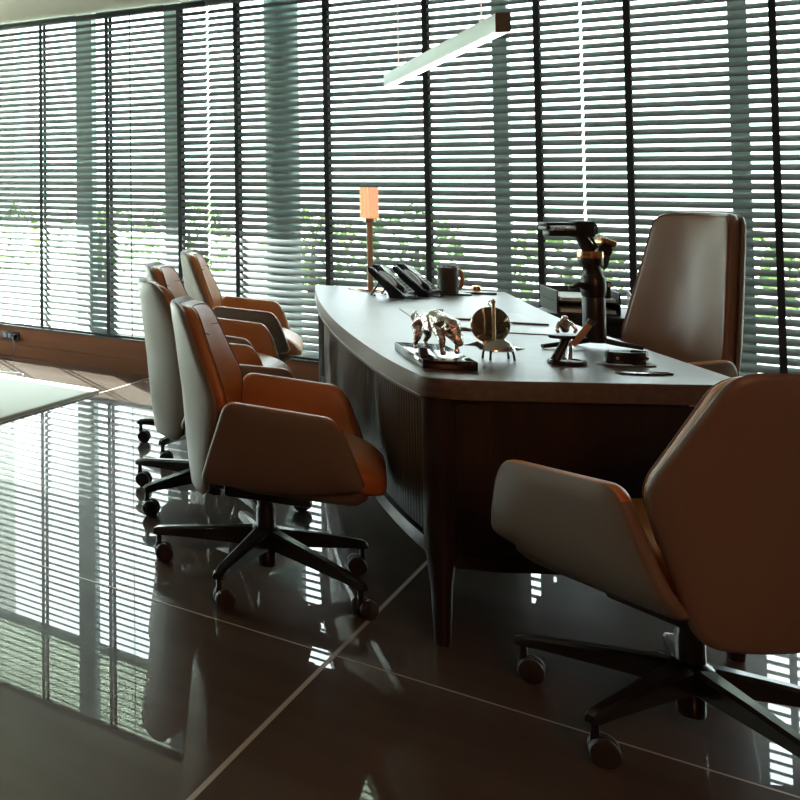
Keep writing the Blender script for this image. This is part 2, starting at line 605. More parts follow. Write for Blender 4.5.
# gentle fairing so that the arc has no flats
for _ in range(30):
    fc = [fc[0]] + [tuple((Vector(fc[i - 1]) + Vector(fc[i]) * 2 + Vector(fc[i + 1])) / 4) for i in range(1, len(fc) - 1)] + [fc[-1]]
bc = smooth_curve(back, 8)
for _ in range(30):
    bc = [bc[0]] + [tuple((Vector(bc[i - 1]) + Vector(bc[i]) * 2 + Vector(bc[i + 1])) / 4) for i in range(1, len(bc) - 1)] + [bc[-1]]
corner = [(-0.775, 3.345), (-0.745, 3.345), (-0.70, 3.37)]
desk_poly = fc + corner + [(-0.64, 3.413)] + bc
def inset_poly(poly, d):
    n = len(poly)
    A = sum(poly[i][0] * poly[(i + 1) % n][1] - poly[(i + 1) % n][0] * poly[i][1] for i in range(n))
    sg = 1 if A > 0 else -1
    out = []
    for i in range(n):
        p0, p1, p2 = Vector(poly[i - 1]), Vector(poly[i]), Vector(poly[(i + 1) % n])
        n0 = Vector((-(p1 - p0).y, (p1 - p0).x)).normalized() * sg
        n1 = Vector((-(p2 - p1).y, (p2 - p1).x)).normalized() * sg
        m = (n0 + n1)
        m = m / max(0.35, m.length_squared / 2) * 1.0
        out.append(tuple(p1 + m * d * 0.5 * 2 / 2))
    return out
desk = thing('executive_desk', 'long curved dark wood executive desk with ribbed front', 'desk', (0, 0, 0))
bm = BM(); prism(bm, desk_poly, 0.703, 0.76, 0, 0.004)
finish('tabletop', bm, M['wood'], desk, angle=30)

# ribbed front along the arc
def resample(pts, step):
    out = [Vector(pts[0])]
    acc = 0
    for i in range(len(pts) - 1):
        a, b = Vector(pts[i]), Vector(pts[i + 1])
        L = (b - a).length
        t = step - acc
        while t <= L:
            out.append(a.lerp(b, t / L))
            t += step
        acc = (acc + L) % step if L + acc >= step else acc + L
    return out
def offset_path(path, d):
    out = []
    for i, p in enumerate(path):
        a = path[max(0, i - 1)]
        b = path[min(len(path) - 1, i + 1)]
        t = (b - a).normalized()
        out.append(p + Vector((-t.y, t.x)) * d)
    return out
path = [Vector(p) for p in fc]
RP = 0.025
ribs = resample(fc[1:-1], RP / 8)
bm = BM()
inner = offset_path(ribs, 0.07)
cols = []
for i, p in enumerate(ribs):
    ph = (i % 8) / 8
    d = 0.052 - 0.014 * abs(math.sin(PI * ph)) ** 0.6
    t = (ribs[min(i + 1, len(ribs) - 1)] - ribs[max(i - 1, 0)]).normalized()
    o_ = p + Vector((-t.y, t.x)) * d
    cols.append((bm.verts.new((o_.x, o_.y, 0.288)), bm.verts.new((o_.x, o_.y, 0.7025)), bm.verts.new((inner[i].x, inner[i].y, 0.288)), bm.verts.new((inner[i].x, inner[i].y, 0.7025))))
for a, b in zip(cols[:-1], cols[1:]):
    bm.faces.new((a[0], b[0], b[1], a[1]))
    bm.faces.new((a[2], a[3], b[3], b[2]))
    bm.faces.new((a[0], a[2], b[2], b[0]))
    bm.faces.new((a[1], b[1], b[3], a[3]))
finish('ribbed_front_panel', bm, M['rib'], desk, angle=60)

def strip(bm, path, d0, d1, z0, z1):
    A, B = offset_path(path, d0), offset_path(path, d1)
    cs = [(bm.verts.new((a.x, a.y, z0)), bm.verts.new((a.x, a.y, z1)), bm.verts.new((b.x, b.y, z0)), bm.verts.new((b.x, b.y, z1))) for a, b in zip(A, B)]
    for a, b in zip(cs[:-1], cs[1:]):
        bm.faces.new((a[0], b[0], b[1], a[1]))
        bm.faces.new((a[2], a[3], b[3], b[2]))
        bm.faces.new((a[0], a[2], b[2], b[0]))
        bm.faces.new((a[1], b[1], b[3], a[3]))
    for c in (cs[0], cs[-1]):
        bm.faces.new((c[0], c[1], c[3], c[2]))
bm = BM(); strip(bm, path, 0.022, 0.07, 0.245, 0.287)
finish('front_rail', bm, M['rail'], desk)
bm = BM(); strip(bm, path, -0.003, 0.016, 0.695, 0.7028)
finish('edge_moulding', bm, M['rail'], desk)
nearp = [Vector(p) for p in [(-0.755, 3.375), (-0.64, 3.435), (-0.135, 3.852)]]
bm = BM(); strip(bm, nearp, 0.012, 0.05, 0.232, 0.7027)
finish('end_panel', bm, M['wood2'], desk, smooth=False)
bm = BM(); strip(bm, nearp, 0.005, 0.055, 0.222, 0.262)
finish('end_rail', bm, M['wood2'], desk, smooth=False)
farp = [Vector(p) for p in [(-1.135, 6.19), (-1.86, 5.875)]]
bm = BM(); strip(bm, farp, 0.0, 0.04, 0.235, 0.7027)
finish('end_panel', bm, M['wood2'], desk, smooth=False)
bpth = [Vector(p) for p in bc]
near_b = [p for p in bpth if 3.92 < p.y < 4.50]
far_b = [p for p in bpth if 5.60 < p.y < 6.14]
for pp in (near_b, far_b):
    bm = BM(); strip(bm, pp, 0.05, 0.45, 0.235, 0.7027)
    pd_ = finish('pedestal', bm, M['wood2'], desk, smooth=False)
    for q in range(3):
        bm = BM(); strip(bm, pp, 0.028, 0.0495, 0.242 + q * 0.152, 0.388 + q * 0.152)
        finish('drawer_front', bm, M['wood2'], pd_, smooth=False)
# corner posts running down into tapered legs
for (x, y) in ((-0.765, 3.392), (-0.165, 3.865), (-1.83, 5.86), (-1.15, 6.15)):
    bm = BM()
    lathe(bm, [(0.019, 0.0), (0.021, 0.02), (0.027, 0.16), (0.036, 0.24), (0.042, 0.27), (0.042, 0.7026)], x, y, 0, 20)
    finish('leg', bm, M['wood2'], desk)

# ------------------------------------------------------------------ chairs
def make_chair(label, cat='chair', group=None, high=False):
    t = thing('office_chair', label, cat, (0, 0, 0), 0, group)
    top = 1.20 if high else 0.908
    az = 0.055 if high else 0.0
    # outer back shell
    if high:
        hexo = [(0.165, top), (-0.165, top), (-0.235, 0.70), (-0.18, 0.285), (0.18, 0.285), (0.235, 0.70)]
        zs, us = (0.28, 0.60, 0.8, 1.2), (-0.225, -0.262, -0.285, -0.33)
    else:
        hexo = [(0.155, top), (-0.155, top), (-0.268, 0.615), (-0.175, 0.285), (0.175, 0.285), (0.268, 0.615)]
        zs, us = (0.28, 0.57, 0.75, 0.93), (-0.215, -0.245, -0.262, -0.285)
    KU = 1.9
    def bmap(a, b, h):
        return (lin(b, zs, us) + KU * a * a + h, a, b)
    bm = BM()
    pillow(bm, rounded(hexo, [0.05, 0.05, 0.06, 0.05, 0.05, 0.06]),
           [(0, -0.013), (0.5, -0.013), (0.8, -0.013), (0.95, -0.012), (0.985, -0.008), (1, 0), (0.985, 0.009), (0.95, 0.012), (0.5, 0.012), (0, 0.012)], bmap)
    finish('backrest', bm, M['taupe'], t, angle=60)
    # padded front of the back
    k = 0.95
    lowz = 0.44
    if high:
        pad = [(0.158, top + 0.004), (-0.158, top + 0.004), (-0.225, 0.70), (-0.20, 0.46), (0.20, 0.46), (0.225, 0.70)]
    else:
        pad = [(0.138, top - 0.012), (-0.138, top - 0.012), (-0.243, 0.62), (-0.20, 0.45), (0.20, 0.45), (0.243, 0.62)]
    def pmap(a, b, h):
        return (lin(b, zs, us) + KU * a * a + h, a, b)
    bm = BM()
    pillow(bm, rounded(pad, 0.05),
           [(0, 0.0122), (0.5, 0.0122), (0.9, 0.0122), (0.985, 0.016), (1.0, 0.028), (0.995, 0.046), (0.965, 0.060), (0.90, 0.067), (0.7, 0.074), (0.4, 0.078), (0, 0.079)], pmap)
    bc_ = finish('back_cushion', bm, M['exec'] if high else M['tan'], t, angle=70)
    bm = BM()
    ol = rounded(pad, 0.05)
    cx = sum(p[0] for p in ol) / len(ol); cy = sum(p[1] for p in ol) / len(ol)
    tube(bm, [pmap(cx + (x - cx) * 0.965, cy + (y - cy) * 0.965, 0.0605) for x, y in ol], 0.0022, 6, closed=True)
    if not high:
        tube(bm, [pmap(x, 0.815, 0.0715) for x in [-0.165 + 0.33 * i / 16 for i in range(17)]], 0.0018, 6)
    finish('piping', bm, M['piping'], bc_)
    # arm panels: taupe outside, tan rim and inside
    arm = [(-0.088, 0.628), (0.212, 0.609), (0.246, 0.560), (0.300, 0.395), (0.12, 0.343), (-0.175, 0.343)]
    ao = rounded(arm, [0.035, 0.024, 0.03, 0.03, 0.06, 0.04])
    for sd_ in (1, -1):
        def amap(a, b, h, s=sd_):
            lat = lin(b, (0.34, 0.40, 0.47, 0.62), (0.205, 0.247, 0.266, 0.288))
            return (a, s * (lat + h), b + az * (b - 0.343) / 0.28)
        bm = BM()
        pillow(bm, ao, [(0, 0.017), (0.6, 0.017), (0.94, 0.0155), (0.98, 0.012), (0.997, 0.004), (1, -0.008), (0.988, -0.019), (0.95, -0.024), (0.85, -0.029), (0.5, -0.032), (0, -0.032)],
               amap, lambda r, q: 1 if r >= 7 or (r >= 4 and q[1] > 0.575) else 0)
        finish('armrest', bm, [M['taupe'], M['tan']], t, angle=60)
    # seat shell and cushion
    so = rounded([(0.30, 0.20), (0.30, -0.20), (-0.06, -0.20), (-0.17, -0.10), (-0.17, 0.10), (-0.06, 0.20)], 0.05)
    bm = BM()
    pillow(bm, so, [(0, 0.315), (0.6, 0.317), (0.9, 0.325), (1.0, 0.345), (1.02, 0.372), (0.6, 0.372), (0, 0.372)], lambda a, b, h: (a, b, h))
    finish('seat_shell', bm, M['taupe'], t, angle=60)
    sc = rounded([(0.352, 0.19), (0.352, -0.19), (0.25, -0.218), (-0.13, -0.205), (-0.16, -0.10), (-0.16, 0.10), (-0.13, 0.205), (0.25, 0.218)], [0.1, 0.1, 0.05, 0.05, 0.05, 0.05, 0.05, 0.05])
    def smap(a, b, h):
        d = max(0.0, (a - 0.17) / 0.215)
        return (a - 0.03 * max(0, 0.44 - h) * d * 8, b, h - (0.02 if h < 0.39 else 0.045 if h < 0.42 else 0.072) * d * d)
    bm = BM()
    pillow(bm, sc, [(0, 0.373), (0.7, 0.373), (0.95, 0.375), (1.0, 0.40), (1.0, 0.44), (0.97, 0.463), (0.9, 0.475), (0.75, 0.483), (0.5, 0.488), (0.25, 0.49), (0, 0.49)], smap)
    sc_ = finish('seat_cushion', bm, M['tan'], t, angle=70)
    # tilt mechanism, gas lift, star base
    bm = BM(); box(bm, -0.12, 0.14, -0.085, 0.085, 0.272, 0.318, 0, 0.012)
    box(bm, -0.16, -0.10, -0.03, 0.03, 0.28, 0.31, 0, 0.005)
    finish('tilt_mechanism', bm, M['black'], t)
    bm = BM()
    lathe(bm, [(0.0, 0.045), (0.024, 0.045), (0.027, 0.05), (0.027, 0.11), (0.046, 0.115), (0.05, 0.125), (0.045, 0.165), (0.03, 0.175), (0.029, 0.235), (0.026, 0.24), (0.026, 0.275)], seg=24)
    finish('gas_lift', bm, M['black_m'], t)
    for i in range(5):
        an = 2 * PI * i / 5
        m = Matrix.Rotation(an, 4, 'Z')
        bm = BM()
        # tapered, slightly drooping arm with a rounded top
        secs = [(0.035, 0.030, 0.112, 0.168), (0.15, 0.022, 0.104, 0.150), (0.30, 0.0165, 0.094, 0.124), (0.345, 0.015, 0.088, 0.114), (0.358, 0.011, 0.088, 0.106)]
        rings = []
        for (r, hw, z0, z1) in secs:
            ring = [(r, -hw, z0), (r, hw, z0), (r, hw, z1 - 0.008), (r, hw * 0.6, z1), (r, -hw * 0.6, z1), (r, -hw, z1 - 0.008)]
            rings.append([bm.verts.new(m @ Vector(p)) for p in ring])
        for a, b in zip(rings[:-1], rings[1:]):
            for q in range(6):
                bm.faces.new((a[q], a[(q + 1) % 6], b[(q + 1) % 6], b[q]))
        bm.faces.new(rings[0]); bm.faces.new(rings[-1])
        # caster stem
        p0 = m @ Vector((0.342, 0, 0.096)); p1 = m @ Vector((0.342, 0, 0.05))
        tube(bm, [p0, p1], 0.009, 10)
        leg = finish('base_leg', bm, M['black_m'], t, angle=35)
        ca = an + [2.6, 0.9, 3.4, 2.2, 1.5][i]
        cm = Matrix.Translation(m @ Vector((0.342, 0, 0))) @ Matrix.Rotation(ca, 4, 'Z') @ Matrix.Translation(Vector((0.016, 0, 0.0305)))
        bm = BM()
        for s in (-1, 1):
            mm = cm @ Matrix.Translation(Vector((0, s * 0.0165, 0))) @ Matrix.Rotation(PI / 2, 4, 'X')
            lathe(bm, [(0.0, -0.011), (0.020, -0.011), (0.027, -0.010), (0.030, -0.006), (0.030, 0.006), (0.027, 0.010), (0.020, 0.011), (0.0, 0.011)], 0, 0, 0, 22, 0, mm)
        box(bm, -0.026, 0.014, -0.005, 0.005, -0.004, 0.030, 0, 0.002, cm)
        finish('caster', bm, M['wheel'], leg)
    return t

def put_chair(c, x, y, face, base):
    """face: degrees the seat looks towards; base: degrees of one star arm"""
    c.location = (x, y, 0)
    c.rotation_euler = (0, 0, R_(face))
    k = 0
    for ch in c.children:
        if ch.name.startswith('base_leg'):
            ch.rotation_euler = (0, 0, R_(base - face))
GV = 'taupe and tan visitor chairs around the desk'
chA = make_chair('tan and taupe visitor chair nearest to the camera at the ribbed desk front', group=GV)
put_chair(chA, -1.302, 3.531, 15, 51)
for (x, y, fa, ba, lb) in ((-1.742, 4.18, 34, 30, 'visitor chair with its broad pale back turned towards us, second along the ribbed desk'),
                           (-2.08, 4.94, 13, 40, 'visitor chair mostly hidden behind the pale turned one, third in the row at the desk'),
                           (-2.36, 5.97, 17, 20, 'visitor chair farthest back, between the left blind and the far end of the desk'),
                           (-0.222, 3.268, 145, 28.5, 'large foreground visitor chair seen from behind at the right edge')):
    c = copy_tree(chA)
    c['label'] = lb
    put_chair(c, x, y, fa, ba)
chE = make_chair('tall brown leather executive chair behind the desk', 'chair', None, True)
chE.name = 'executive_chair'
put_chair(chE, -0.47, 5.10, 228, 15)

# ------------------------------------------------------------------ low cabinet with trays behind the desk
DZ = 0.76
cab = thing('console_table', 'low dark console table behind the desk carrying the trays', 'table', (-0.62, 6.08, 0))
bm = BM(); box(bm, -0.31, 0.28, -0.235, 0.225, 0.675, 0.712, 0, 0.003)
finish('tabletop', bm, M['wood2'], cab)
bm = BM(); box(bm, -0.27, 0.24, -0.20, 0.19, 0.615, 0.6747)
finish('apron', bm, M['wood2'], cab)
for lx in (-0.285, 0.255):
    for ly in (-0.21, 0.20):
        bm = BM(); box(bm, lx - 0.014, lx + 0.014, ly - 0.014, ly + 0.014, 0.0, 0.6747, 0, 0.002)
        finish('leg', bm, M['wood2'], cab)
CZ = 0.7125
def tray(x, y, rz, label, papers):
    t = thing('letter_tray', label, 'tray', (x, y, CZ), rz, 'dark letter trays on the cabinet')
    bm = BM()
    for q in range(2):
        z = q * 0.052
        box(bm, -0.12, 0.12, -0.16, 0.16, z, z + 0.006)
        box(bm, -0.12, -0.114, -0.16, 0.16, z + 0.006, z + 0.05)
        box(bm, 0.114, 0.12, -0.16, 0.16, z + 0.006, z + 0.05)
        box(bm, -0.114, 0.114, 0.154, 0.16, z + 0.006, z + 0.05)
    finish('tray_frame', bm, M['black'], t, smooth=False)
    if papers:
        for q in range(2):
            bm = BM(); box(bm, -0.105, 0.10, -0.168, 0.14, q * 0.052 + 0.0065, q * 0.052 + 0.022)
            finish('paper_stack', bm, M['paper'], t, smooth=False)
    return t
tray(-0.775, 6.05, R_(20), 'dark two tier letter tray with white papers, left of the camera stabiliser', True)
tray(-0.47, 6.05, R_(8), 'dark letter tray right of the camera stabiliser, beside the executive chair', False)
bx = thing('wooden_box', 'small amber wooden box in the trays beside the executive chair', 'box', (-0.47, 5.98, CZ + 0.0585), R_(8))
bm = BM(); box(bm, -0.07, 0.07, -0.10, 0.10, 0, 0.045, 0, 0.003)
finish('box_body', bm, M['amber'], bx)
bm = BM(); box(bm, -0.072, 0.072, -0.102, 0.102, 0.0455, 0.06, 0, 0.003)
finish('lid', bm, M['penwood'], bx)

# ------------------------------------------------------------------ things on the desk
# leather mat
ax = Vector((-0.385, 0.923)); ay = Vector((0.923, 0.385))   # along / across the desk
bm = BM()
c = Vector((-0.93, 4.83))
poly = [tuple(c + ax * a + ay * b) for a, b in ((0.33, -0.24), (-0.33, -0.24), (-0.33, 0.20), (0.33, 0.20))]
prism(bm, poly[::-1], DZ + 0.0003, DZ + 0.004, 0, 0.001)
tag(finish('desk_mat', bm, M['pad_l']), 'flat leather desk mat in the middle of the desk', 'desk mat')
for (p, q, lb) in (((-1.018, 4.772), (-0.93, 4.81), 'reddish wooden pen lying beside the bronze disc'),
                   ((-0.835, 4.80), (-0.715, 4.838), 'reddish wooden pen lying left of the camera stabiliser')):
    bm = BM()
    a, b = Vector((*p, DZ + 0.0088)), Vector((*q, DZ + 0.0088))
    d = (b - a)
    tube(bm, [a, a + d * 0.08, a + d * 0.12, b - d * 0.1, b], [0.001, 0.0035, 0.0045, 0.0045, 0.004], 8)
    tag(finish('pen', bm, M['penwood']), lb, 'pen', 'pens on the desk mat')

# table lamp
lp = thing('table_lamp', 'slim table lamp with a ribbed amber shade at the far end of the desk', 'lamp', (-1.60, 5.80, DZ + 0.0005), R_(20))
bm = BM(); lathe(bm, [(0, 0), (0.062, 0), (0.064, 0.004), (0.06, 0.010), (0.02, 0.016), (0, 0.016)], seg=32)
finish('base', bm, M['copper'], lp)
bm = BM(); box(bm, -0.013, 0.013, -0.013, 0.013, 0.0165, 0.375, 0, 0.002)
finish('stem', bm, M['stem'], lp)
bm = BM()
n = 72
ro = []
for k in range(n):
    a = 2 * PI * k / n
    r = 0.039 + 0.003 * math.cos(k * PI * 2 / 4)
    ro.append((r * math.cos(a), r * math.sin(a)))
vo = [[bm.verts.new((x * s, y * s, z)) for x, y in ro] for s, z in ((1, 0.372), (1, 0.53), (0.93, 0.53), (0.93, 0.372))]
for a, b in ((0, 1), (1, 2), (2, 3), (3, 0)):
    for k in range(n):
        bm.faces.new((vo[a][k], vo[a][(k + 1) % n], vo[b][(k + 1) % n], vo[b][k]))
finish('lamp_shade', bm, M['shade'], lp, angle=60)
bm = BM(); lathe(bm, [(0, 0.352), (0.028, 0.352), (0.028, 0.3715), (0, 0.3715)], seg=24)
finish('lamp_holder', bm, M['brass'], lp)
bm = BM()
pts = [(0.05, -0.03, 0.006), (0.02, -0.085, 0.0035), (-0.05, -0.09, 0.0035), (-0.075, -0.03, 0.0035), (-0.10, 0.02, 0.0035), (-0.09, 0.06, 0.0035)]
tube(bm, [(x, y, z) for x, y, z in pts], 0.0025, 6)
finish('cord', bm, M['brass'], lp)

# desk phones
def phone(x, y, rz, label):
    t = thing('desk_phone', label, 'telephone', (x, y, DZ + 0.0005), rz, 'black desk phones at the far end of the desk')
    tl = R_(38)
    m = Matrix.Translation(Vector((0.095, 0, 0.012))) @ Matrix.Rotation(tl, 4, 'Y')   # panel tilts up to the back (-x)
    t.scale = (0.84, 0.84, 0.84)
    # body: wedge
    bm = BM()
    prof = [(0.11, 0.0), (0.11, 0.014), (0.095, 0.024), (-0.075, 0.165), (-0.09, 0.165), (-0.085, 0.14), (0.02, 0.03), (0.03, 0.0)]
    for s0, s1 in ((-0.085, 0.085),):
        a = [bm.verts.new((u, s0, z)) for u, z in prof]
        b = [bm.verts.new((u, s1, z)) for u, z in prof]
        nn = len(prof)
        bm.faces.new(a); bm.faces.new(b[::-1])
        for k in range(nn):
            bm.faces.new((a[k], a[(k + 1) % nn], b[(k + 1) % nn], b[k]))
    finish('body', bm, M['phone'], t, angle=30)
    dirv = Vector((-0.17, 0, 0.141)).normalized()
    nrm = Vector((0.141, 0, 0.17)).normalized()
    base = Vector((0.095, 0, 0.024))
    def P(s, y_, h):
        q = base + dirv * s + nrm * h
        return (q.x, y_, q.z)
    def slab(bm, s0, s1, y0, y1, h0, h1):
        vs_ = [bm.verts.new(P(s, y_, h)) for h in (h0, h1) for y_ in (y0, y1) for s in (s0, s1)]
        for q in ((0, 2, 3, 1), (4, 5, 7, 6), (0, 1, 5, 4), (2, 6, 7, 3), (0, 4, 6, 2), (1, 3, 7, 5)):
            bm.faces.new([vs_[i] for i in q])
    bm = BM(); slab(bm, 0.008, 0.212, -0.025, 0.08, 0.0005, 0.004)
    pn = finish('key_panel', bm, M['phone_g'], t, smooth=False)
    bm = BM()
    for r in range(5):
        for q in range(4):
            s0 = 0.015 + r * 0.021; y0 = -0.018 + q * 0.023
            slab(bm, s0, s0 + 0.014, y0, y0 + 0.016, 0.0042, 0.008)
    finish('keypad', bm, M['key'], pn, smooth=False)
    bm = BM(); slab(bm, 0.14, 0.20, -0.015, 0.07, 0.0042, 0.006)
    finish('display', bm, M['phone_g'], pn, smooth=False)
    # handset on the (viewer's) left
    bm = BM()
    hs = [(0.0, 0.022), (0.02, 0.034), (0.06, 0.030), (0.11, 0.034), (0.16, 0.030), (0.20, 0.036), (0.222, 0.020)]
    rings = []
    for (s, h) in hs:
        wv = 0.023
        ring = [P(s, -0.055 + wv * math.cos(a), 0.004 + h * (0.5 + 0.5 * math.sin(a))) for a in [2 * PI * q / 12 for q in range(12)]]
        rings.append([bm.verts.new(p) for p in ring])
    for a, b in zip(rings[:-1], rings[1:]):
        for k in range(12):
            bm.faces.new((a[k], a[(k + 1) % 12], b[(k + 1) % 12], b[k]))
    bm.faces.new(rings[0]); bm.faces.new(rings[-1])
    h_ = finish('handset', bm, M['phone'], t, angle=50)
    bm = BM()
    tube(bm, [P(s, -0.0795, 0.020 + 0.004 * math.sin((s - 0.05) / 0.12 * PI)) for s in [0.05 + 0.12 * q / 10 for q in range(11)]], [0.004, 0.009, 0.0115, 0.0125, 0.013, 0.013, 0.013, 0.0125, 0.0115, 0.009, 0.004], 10)
    finish('handset_grip', bm, M['phone_g'], h_)
    # kick-stand
    bm = BM()
    for y_ in (-0.06, 0.06):
        tube(bm, [(-0.03, y_, 0.09), (-0.085, y_, 0.004), (-0.06, y_, 0.004)], 0.006, 8)
    finish('stand', bm, M['phone'], t)
    bm = BM()
    cpts = [(0.10, -0.07, 0.02)]
    for k in range(60):
        s = k / 59
        cpts.append((0.125 + 0.03 * math.sin(s * PI), -0.075 + 0.10 * s, 0.007 + 0.004 * math.sin(k * 1.6)))
    tube(bm, cpts, 0.003, 6)
    finish('handset_cord', bm, M['phone'], t)
    return t
phone(-1.447, 5.575, R_(-12), 'black desk phone on the left, nearest to the lamp')
phone(-1.382, 5.745, R_(-12), 'black desk phone on the right, nearest to the dark mug')

# mug on its tray
ct = thing('coaster_tray', 'flat black tray under the dark mug', 'tray', (-1.262, 5.90, DZ + 0.0005), R_(40))
bm = BM(); prism(bm, rounded([(0.075, 0.06), (-0.075, 0.06), (-0.075, -0.06), (0.075, -0.06)], 0.03), 0, 0.008, 0, 0.002)
finish('tray_plate', bm, M['black'], ct)
mg = thing('mug', 'dark ribbed mug with an orange handle on the far end of the desk', 'mug', (-1.275, 5.888, DZ + 0.0092), R_(44))
mg.scale = (0.88, 0.88, 1.0)
bm = BM()
prof = [(0.0, 0.0), (0.047, 0.0), (0.051, 0.004)]
for k in range(8):
    prof += [(0.052, 0.012 + k * 0.012), (0.050, 0.018 + k * 0.012)]
prof += [(0.052, 0.112), (0.052, 0.125), (0.047, 0.125), (0.046, 0.012), (0.0, 0.010)]
lathe(bm, prof, seg=32)
finish('cup_body', bm, M['cup'], mg, angle=50)
bm = BM()
hp = [(0.051, 0, 0.105), (0.066, 0, 0.110), (0.078, 0, 0.095), (0.081, 0, 0.065), (0.076, 0, 0.035), (0.064, 0, 0.02), (0.051, 0, 0.028)]
tube(bm, hp, 0.011, 10)
finish('handle', bm, M['orange'], mg)
bm = BM(); lathe(bm, [(0.0495, 0.1255), (0.0525, 0.1255), (0.053, 0.131), (0.0495, 0.131), (0.0495, 0.1255)], seg=32)
finish('rim', bm, M['silver'], mg)
st = thing('pen_tray', 'long thin black tray at the far edge of the desk, right of the mug', 'tray', (-1.175, 6.03, DZ + 0.0005), R_(22))
bm = BM(); prism(bm, rounded([(0.075, 0.03), (-0.075, 0.03), (-0.075, -0.03), (0.075, -0.03)], 0.015), 0, 0.009, 0, 0.002)
finish('tray_plate', bm, M['black'], st)
bm = BM(); lathe(bm, [(0.0, 0.0), (0.018, 0.004), (0.0215, 0.0165), (0.018, 0.029), (0.0, 0.033)], seg=20)
tag(finish('copper_ball', bm, M['copper'], loc=(-1.183, 6.025, DZ + 0.0098)), 'small copper ball on the thin black tray right of the mug', 'ball')

# bull sculpture
PLZ = 0.027
pc = Vector((-0.838, 3.676))
pang = math.atan2(0.335, -0.165)
bull = thing('bull_sculpture', 'shiny silver bull charging on a black gloss plinth at the near corner of the desk', 'sculpture', (pc.x, pc.y, DZ + 0.0005), pang + PI)
bm = BM(); box(bm, -0.175, 0.175, -0.072, 0.072, 0, PLZ, 0, 0.0025)
finish('plinth', bm, M['plinth'], bull)
bm = BM(); box(bm, 0.085, 0.108, -0.062, -0.042, PLZ + 0.0003, PLZ + 0.024, 0, 0.001)
finish('plinth_stud', bm, M['fascia'], bull)
def skin_mesh(name, chains, material, parent, sub=2):
    """chains: list of [(x,y,z,r)...]; chains after the first start at an index of an existing vertex given as int"""
    verts, edges, rad = [], [], []
    for ch in chains:
        prev = None
        for e in ch:
            if isinstance(e, int):
                prev = e
                continue
            verts.append(e[:3]); rad.append(e[3])
            i = len(verts) - 1
            if prev is not None:
                edges.append((prev, i))
            prev = i
    me = bpy.data.meshes.new(name)
    me.from_pydata(verts, edges, [])
    o = bpy.data.objects.new(name, me)
    COL.objects.link(o)
    o.parent = parent
    md = o.modifiers.new('skin', 'SKIN')
    md.use_smooth_shade = True
    sv = me.skin_vertices[0].data
    for i, r in enumerate(rad):
        sv[i].radius = (r, r)
        sv[i].use_root = (i == 0)
    o.modifiers.new('sub', 'SUBSURF').levels = sub
    o.modifiers['sub'].render_levels = sub
    me.materials.append(material)
    dg = bpy.context.evaluated_depsgraph_get()
    me2 = bpy.data.meshes.new_from_object(o.evaluated_get(dg))
    o.modifiers.clear()
    o.data = me2
    me2.name = name
    if not me2.materials:
        me2.materials.append(material)
    me2.polygons.foreach_set('use_smooth', [True] * len(me2.polygons))
    return o
z0 = PLZ
chains = [
    [(-0.066, 0, z0 + 0.098, 0.028), (-0.035, 0, z0 + 0.100, 0.029), (0.0, 0, z0 + 0.106, 0.033), (0.030, 0, z0 + 0.116, 0.039), (0.056, 0, z0 + 0.094, 0.031), (0.078, 0, z0 + 0.068, 0.021), (0.090, 0, z0 + 0.054, 0.015), (0.098, 0, z0 + 0.038, 0.010)],
    [0, (-0.074, 0.020, z0 + 0.076, 0.018), (-0.066, 0.024, z0 + 0.052, 0.012), (-0.084, 0.024, z0 + 0.028, 0.0065), (-0.078, 0.024, z0 + 0.007, 0.008)],
    [0, (-0.062, -0.020, z0 + 0.074, 0.018), (-0.046, -0.026, z0 + 0.050, 0.012), (-0.062, -0.026, z0 + 0.026, 0.0065), (-0.056, -0.026, z0 + 0.007, 0.008)],
    [3, (0.036, 0.026, z0 + 0.080, 0.017), (0.050, 0.028, z0 + 0.052, 0.010), (0.044, 0.028, z0 + 0.028, 0.0065), (0.050, 0.028, z0 + 0.007, 0.0085)],
    [3, (0.032, -0.026, z0 + 0.080, 0.017), (0.062, -0.030, z0 + 0.054, 0.011), (0.058, -0.030, z0 + 0.028, 0.007), (0.066, -0.030, z0 + 0.007, 0.0095)],
]
bb = skin_mesh('bull_body', chains, M['chrome'], bull)
BROT = R_(24)
bb.rotation_euler = (0, 0, BROT)
BOFF = (0.055, -0.004, 0)
bb.location = BOFF
bm = BM()
tube(bm, [(-0.084, 0, z0 + 0.106), (-0.098, 0.006, z0 + 0.116), (-0.112, 0.010, z0 + 0.112), (-0.120, 0.010, z0 + 0.098), (-0.116, 0.006, z0 + 0.084)], [0.005, 0.0045, 0.004, 0.006, 0.002], 8)
finish('tail', bm, M['chrome'], bull, loc=BOFF, rot=(0, 0, BROT))
for s in (1, -1):
    bm = BM()
    tube(bm, [(0.072, s * 0.014, z0 + 0.086), (0.080, s * 0.030, z0 + 0.088), (0.094, s * 0.036, z0 + 0.088), (0.108, s * 0.032, z0 + 0.096)], [0.007, 0.006, 0.004, 0.001], 8)
    finish('horn', bm, M['silver'], bull, loc=BOFF, rot=(0, 0, BROT))

